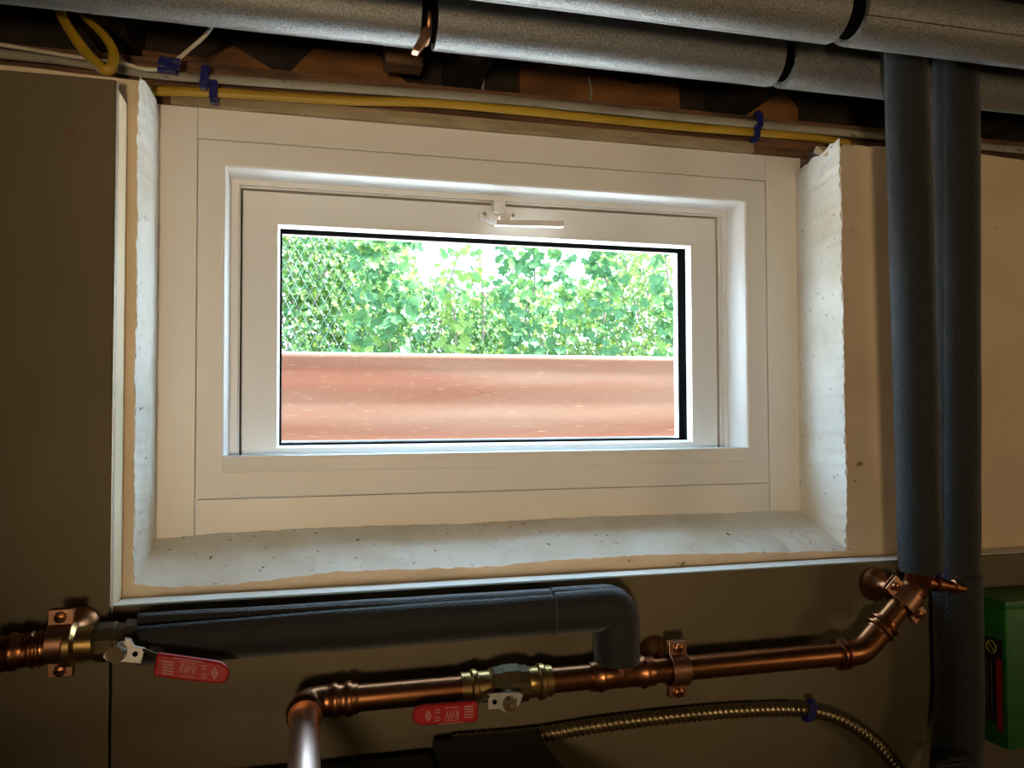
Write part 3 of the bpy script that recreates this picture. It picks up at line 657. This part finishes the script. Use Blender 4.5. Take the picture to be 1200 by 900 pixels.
# ------------------------------------------------------------------ cables and clips
def cable(name, pts, r, mt, label, cat='cable', flat=1.0, group=None):
    o = MB().tube(spline(pts, 10), r, 12, flat=flat).build(name, mt, label=label, category=cat)
    if group: o['group'] = group
    return o
CY = .925
cable('white_cable', [V(XL+.05, CY, .366), V(-.8, CY, .368), V(-.30, CY, .3665), V(-.237, CY, .3655), V(-.155, CY, .3600), V(-.08, CY, .3615), V(-.006, CY, .363), V(.12, CY, .3665), V(.239, CY, .3685), V(.36, CY, .368), V(.46, CY, .3675), V(.60, CY, .3675), V(.748, CY, .3675), V(.974, CY, .3665), V(1.6, CY, .366), V(XR-.05, CY, .366)], .0052, 'cable_white', 'grey-white flat cable stretched along the beam above the window', flat=.6)
cable('yellow_cable', [V(-.175, .945, .3440), V(-.163, .938, .3462), V(-.10, .932, .3482), V(-.051, .932, .3498), V(.04, .932, .3525), V(.139, .932, .3590), V(.24, .932, .3600), V(.35, .932, .3590), V(.47, .932, .3585), V(.587, .932, .3600), V(.66, .937, .362), V(.72, .945, .362)], .0056, 'cable_yellow', 'long straight yellow cable stapled above the white window surround', flat=.7)
def lp_(pts): return [at(x, y, Y) for x, y, Y in pts]
ly = lp_([(55, -22, .92), (66, 5, .90), (80, 32, .885), (98, 58, .87), (115, 76, .862), (124, 82, .86), (131, 78, .862), (133, 62, .87), (124, 44, .88), (106, 25, .895), (86, 5, .91), (70, -20, .92)])
cable('looped_cable', ly, .0058, 'cable_yellow', 'yellow cable hanging in a loop beside the white cable end', flat=.75)
cable('thin_wire', lp_([(-40, 46, .905), (30, 57, .905), (90, 67, .905), (140, 73, .905), (165, 80, .905), (185, 81, .905), (202, 74, .905), (225, 55, .905), (240, 42, .90), (249, 29, .89), (256, 10, .88)]), .0022, 'wire', 'thin white wire curving up behind the overhead foam pipe', 'wire')
def clip(c, hgt, wid, dep, tilt, label, group='blue cable clips'):
    b = MB(); x = V(math.cos(tilt), 0, math.sin(tilt)); z = V(-math.sin(tilt), 0, math.cos(tilt))
    t = wid/2
    out = []
    h = hgt/2
    for (u, y) in ((-h, .004), (-h, -dep), (h, -dep), (h, .004), (h-.0025, .004), (h-.0025, -dep+.0025), (-h+.0025, -dep+.0025), (-h+.0025, .004)):
        out.append(c+z*u+V(0, y, 0)-x*t)
    b.prism(out, x*wid)
    o = thing('cable_clip', c+V(0, 0, -h), label, 'cable clip', group)
    b.build('strap', 'blue', o, bevel=.0006)
    MB().prism([c+z*u+x*v+V(0, -dep+.0002, 0) for u, v in ((-h*.7, -t*.32), (-h*.7, t*.32), (h*.7, t*.32), (h*.7, -t*.32))], (0, -.0007, 0)).build('raised_rib', 'blue', o)
    for s in (1, -1):
        p = c+z*s*(h+.0018)
        MB().box(p+V(-t*.8, -.004, -.002), p+V(t*.8, .004, .002), .0006).build('nail_boss', 'blue', o)
    return o
clip(at(240, 91, .918), .018, .0085, .006, R(-6), 'blue clip on the white cable, touching the clip on the yellow cable')
clip(at(250.5, 107, .928), .021, .0085, .007, R(0), 'blue clip on the yellow cable above the window corner')
clip(at(888, 142, .918), .017, .0085, .007, R(0), 'blue clip on the white cable above the end of the pale wooden strip')
clip(at(884.5, 156, .928), .017, .0085, .007, R(0), 'blue clip on the yellow cable above the end of the pale wooden strip')
clip(at(198, 77, .905), .009, .020, .006, R(-30), 'slanted blue clip holding the thin white wire')
cdp = [at(x, y, .787) for x, y in ((530, 870), (580, 866), (625, 862), (700, 850), (800, 838), (880, 832), (945, 832), (985, 843), (1020, 865), (1050, 898), (1078, 940))]
cs = resample(spline(cdp, 12), .0009)
PIT = .0062
def rib(L, a):
    t = ((L/PIT-a/(2*math.pi)) % 1.0)
    return .0064+.0017*(.5+.5*math.cos(2*math.pi*t))**.6
MB().tube(cs, rib, 14).build('armoured_conduit', 'conduit', smooth=60, label='ribbed steel conduit curving along the lower wall board', category='conduit')
clip(at(948, 832, .776), .017, .008, .008, R(-20), 'blue clip holding the ribbed steel conduit on the lower board', 'blue cable clips')

# ------------------------------------------------------------------ things at the foot of the picture
bb = thing('black_box', (.17, .66, -.65), 'black flat-topped metal box under the end of the ribbed conduit', 'box')
MB().box((.123, .52, -.65), (.222, .775, -.3165), .002).build('casing', 'black_box', bb)
MB().box((.121, .518, -.322), (.224, .777, -.3145), .002).build('lid', 'black_box', bb)
b2 = thing('black_box', (.03, .66, -.70), 'low black metal box behind the forward copper stub', 'box')
MB().box((-.09, .52, -.70), (.118, .775, -.330), .002).build('casing', 'black_box', b2)
MB().box((-.092, .518, -.334), (.119, .777, -.326), .002).build('lid', 'black_box', b2)
gb = thing('green_box', (.82, .765, -.38), 'green plastic box with a black warning label beside the dark upright pipe', 'box')
gX0, gY0 = .7515, .737
MB().box((gX0, gY0, -.378), (.90, BY, -.2185), .006).build('casing', 'green', gb)
MB().box((gX0-.002, gY0-.002, -.2235), (.902, BY, -.2135), .003).build('lid', 'green', gb)
lx = gX0-.0006
lb = MB().prism([V(lx, .742, -.258), V(lx, .788, -.258), V(lx, .788, -.352), V(lx, .742, -.352)], (.001, 0, 0)).build('warning_label', 'label_black', gb, smooth=0)
MB().tube([V(lx-.0003, .756+.0065*math.cos(R(k*24)), -.268+.0065*math.sin(R(k*24))) for k in range(16)], .0008, 6).build('round_emblem', 'label_yellow', lb)
MB().prism([V(lx-.0004, .7515, -.272), V(lx-.0004, .7535, -.272), V(lx-.0004, .7605, -.264), V(lx-.0004, .7585, -.264)], (.0003, 0, 0)).build('emblem_slash', 'label_yellow', lb, smooth=0)
MB().prism([V(lx-.0004, .7425, -.280), V(lx-.0004, .7500, -.280), V(lx-.0004, .7500, -.358), V(lx-.0004, .7425, -.358)], (.0003, 0, 0)).build('red_band', 'label_red', lb, smooth=0)
bt = MB()
for k in range(5):
    y = .756+k*.006
    for (z0, z1) in ((-.283, -.305), (-.308, -.331), (-.334, -.346)): bt.prism([V(lx-.0003, y, z0), V(lx-.0003, y+.0016, z0), V(lx-.0003, y+.0016, z1), V(lx-.0003, y, z1)], (.0002, 0, 0))
bt.build('small_print', 'label_grey', lb, smooth=0)

# ------------------------------------------------------------------ outside: window well
ww = thing('window_well', (.45, 1.5, -.72), 'rust-pink corrugated window well wall outside the glass with a bright rim', 'window well')
WX0, WX1, WYY = -.62, 1.75, 1.75
plan = fillet([V(WX0, 1.10, 0), V(WX0, WYY, 0), V(WX1, WYY, 0), V(WX1, 1.10, 0)], .3, 10)
plan = resample(plan, .03)
ztop = .118
def well(u, t):
    i = u*(len(plan)-1); k = min(int(i), len(plan)-2); p = plan[k].lerp(plan[k+1], i-k)
    d = (plan[k+1]-plan[k]).normalized(); nrm = V(d.y, -d.x, 0)
    z = -.72+t*(ztop+.72)
    return p+nrm*(.0011*math.cos((z-ztop)/.070*2*math.pi))+V(0, 0, z)
nb_ = len(plan)-1
o = MB().grid(well, nb_, 120).build('corrugated_wall', 'wellsteel', ww, smooth=80)
sm = o.modifiers.new('solid', 'SOLIDIFY'); sm.thickness = .002
MB().tube([p+V(0, 0, ztop+.001) for p in plan], .0032, 10).build('rolled_rim', 'rim', ww)

# ------------------------------------------------------------------ outside: chain-link fence and climbers
FYY = 4.55
fe = thing('chain_link_fence', (1.2, FYY, .07), 'grey chain-link fence overgrown with climbing leaves behind the window well', 'fence')
wm = MB(); dx = .052; z0, z1 = .10, 1.65; x0f, x1f = -1.6, 3.6
k = int((x1f-x0f)/dx)
for i in range(k):
    for s in (1, -1):
        pts = []; x = x0f+i*dx; nseg = int((z1-z0)/(dx/1))
        for j in range(nseg+1):
            pts.append(V(x+(dx/2 if (j % 2) else 0)*s, FYY+.002*s*(1 if j % 2 else -1), z0+j*dx*.95))
        wm.tube(pts, .0013, 4, cap=False)
wm.build('wire_mesh', 'galv', fe, smooth=0, kind='stuff')
for x in (-1.55, 3.5): MB().rod(V(x, FYY+.03, .0), V(x, FYY+.03, 1.75), [(0, .024), (1.72, .024), (1.74, .028), (1.75, .02)], 12).build('post', 'galv', fe)
MB().tube([V(x0f, FYY+.03, 1.68), V(x1f, FYY+.03, 1.68)], .018, 10).build('top_rail', 'galv', fe)

def leaf_mesh(name, mt, lob):
    """lobed climber leaf, 1 m long, base at the origin, hanging along -Z, face towards -Y"""
    ang = [0, 28, 52, 78, 108, 135, 160, 180]
    rad = [.30, .52, .46, .66, .52, .80, .62, 1.02] if lob else [.10, .30, .42, .46, .45, .50, .68, 1.0]
    me = bpy.data.meshes.new(name); v = [V(0, .05, -.42)]; f = []
    out = []
    for a, r_ in zip(ang, rad): out.append((math.sin(R(a))*r_*.72, -.36+math.cos(R(a))*r_*.62))
    full = out+[(-x, z) for x, z in out[-2:0:-1]]
    for x, z in full: v.append(V(x, -.10*abs(x)-.06*(z+.4)**2, z))
    n = len(full)
    for i in range(n): f.append((0, 1+i, 1+(i+1) % n))
    me.from_pydata(v, [], f); me.materials.append(M[mt]); return me
LM = [leaf_mesh('leaf', 'leaf_mid', 1), leaf_mesh('leaf', 'leaf_blue', 1), leaf_mesh('leaf', 'leaf_yellow', 1)]
SM = [leaf_mesh('small_leaf', 'leaf_mid', 0), leaf_mesh('small_leaf', 'leaf_blue', 0), leaf_mesh('small_leaf', 'leaf_yellow', 0)]
rnd = random.Random(11)
def rot(): 
    return Matrix.Rotation(rnd.gauss(0, .55), 4, 'Z') @ Matrix.Rotation(rnd.gauss(-.25, .45), 4, 'X') @ Matrix.Rotation(rnd.gauss(0, .5), 4, 'Y')
def leaf_obj(parent, p, size, k):
    o = bpy.data.objects.new('leaf', LM[k]); col.objects.link(o); o.parent = parent
    o.matrix_local = Matrix.Translation(p+Vector((0, 0, ZC))-parent.location) @ rot() @ Matrix.Diagonal((size, size, size, 1))
def mass(name, parent, pts_sizes, mt, src):
    b = MB()
    for p, s in pts_sizes:
        mm = Matrix.Translation(p) @ rot() @ Matrix.Diagonal((s, s, s, 1))
        b.add([mm @ v.co for v in src.vertices], [tuple(q.vertices) for q in src.polygons])
    return b.build(name, mt, parent, smooth=0, kind='stuff')
# climbing strands: (pixel of the middle, half width m, depth, leaves, leaf size, tone, label)
strands = [
 (452, .19, 4.42, 270, .066, 1, 'thick leafy creeper strand hanging on the fence between paler foliage and a bright gap'),
 (625, .21, 4.38, 290, .068, 1, 'broad leafy creeper strand hanging beside the bare forked twigs'),
 (708, .13, 4.42, 190, .064, 1, 'narrow leafy creeper strand between a bright gap and a dry twiggy patch'),
 (788, .11, 4.30, 130, .085, 1, 'large-leaved creeper strand beside the dry twiggy patch'),
 (536, .11, 4.46, 90, .062, 2, 'thin yellow-green creeper with sky showing through its leaves'),
]
for px, hw, Y, n, sz, tone, label in strands:
    c = at(px, 340, Y); t = thing('creeper', (c.x, Y, .07), label, 'creeper', 'creepers on the fence')
    st = spline([V(c.x+rnd.gauss(0, .03), Y+.05, .06+i*.16) for i in range(9)], 6)
    MB().tube(st, .006, 6).build('stem', 'bark', t)
    for i in range(n):
        z = rnd.uniform(.26, 1.15); wv = hw*(1+.25*math.sin(z*7+px))
        p = V(c.x+rnd.uniform(-1, 1)*wv, Y+rnd.uniform(-.10, .06), z)
        k = tone if rnd.random() < .72 else rnd.choice((0, 0, 2))
        leaf_obj(t, p, sz*rnd.uniform(.7, 1.25), k)
    up_ = [(V(c.x+rnd.gauss(0, hw*.8), Y+rnd.uniform(-.05, .2), rnd.uniform(1.1, 1.9)), sz*rnd.uniform(.7, 1.1)) for i in range(90)]
    mass('upper_foliage', t, up_, ('leaf_mid', 'leaf_blue', 'leaf_yellow')[tone], LM[0])
# shrubs of fine leaves behind the fence
shr = [
 (205, 315, .42, .55, 5.1, 1500, 0, 'leafy shrub growing past the wire mesh beside the fine-leaved shrub'),
 (885, 330, .36, .50, 5.1, 1200, 0, 'leafy shrub growing past the large-leaved creeper'),
 (345, 320, .36, .52, 5.0, 1700, 0, 'dense fine-leaved shrub behind the fence where the wire mesh shows'),
 (410, 330, .34, .42, 5.2, 1500, 2, 'pale yellow-green shrub behind the thick creeper strand'),
 (510, 385, .40, .26, 5.0, 1300, 0, 'low mid-green shrub below the thin yellow-green creeper'),
 (635, 385, .45, .28, 5.2, 1300, 2, 'low pale shrub under the broad creeper strand'),
 (755, 345, .30, .42, 5.0, 1200, 2, 'light green twiggy shrub next to the large-leaved creeper'),
]
for px, py, rx, rz, Y, n, tone, label in shr:
    c = at(px, py, Y); t = thing('shrub', (c.x, Y, .06), label, 'shrub', 'shrubs behind the fence')
    for q in range(4):
        MB().tube(spline([V(c.x+rnd.gauss(0, .03), Y, .05), V(c.x+rnd.gauss(0, .08), Y, .4), V(c.x+rnd.gauss(0, .2), Y+rnd.gauss(0, .05), c.z+.3)], 6), .006, 5).build('branch', 'bark', t)
    for kk, frac in ((tone, 1.1), ((tone+1) % 3, .5), (2, .3)):
        ps = []
        for i in range(int(n*frac)):
            a = rnd.uniform(0, 2*math.pi); r_ = math.sqrt(rnd.random()); 
            ps.append((V(c.x+rx*1.25*r_*math.cos(a), Y+rnd.uniform(-.25, .3), c.z+rz*1.2*r_*math.sin(a)), rnd.uniform(.035, .06)))
        ps = [q for q in ps if q[0].z > .08]
        mass('foliage', t, ps, ('leaf_mid', 'leaf_blue', 'leaf_yellow')[kk], SM[0])
# bare forked twigs against the sky
tw = thing('forked_twigs', tuple(at(566, 352, 4.8)+V(0, 0, -.3)), 'bare forked pinkish twigs against the bright sky', 'branches')
def tws(pts, r_): MB().tube(spline([at(x, y, 4.8) for x, y in pts], 6), r_, 6).build('twig', 'bark', tw)
tws([(566, 400), (567, 352), (563, 318), (562, 280), (560, 250)], .008)
tws([(567, 352), (582, 335), (598, 322), (612, 300)], .006); tws([(565, 345), (552, 330), (545, 322), (535, 300)], .005); tws([(583, 334), (583, 310), (582, 285)], .004)
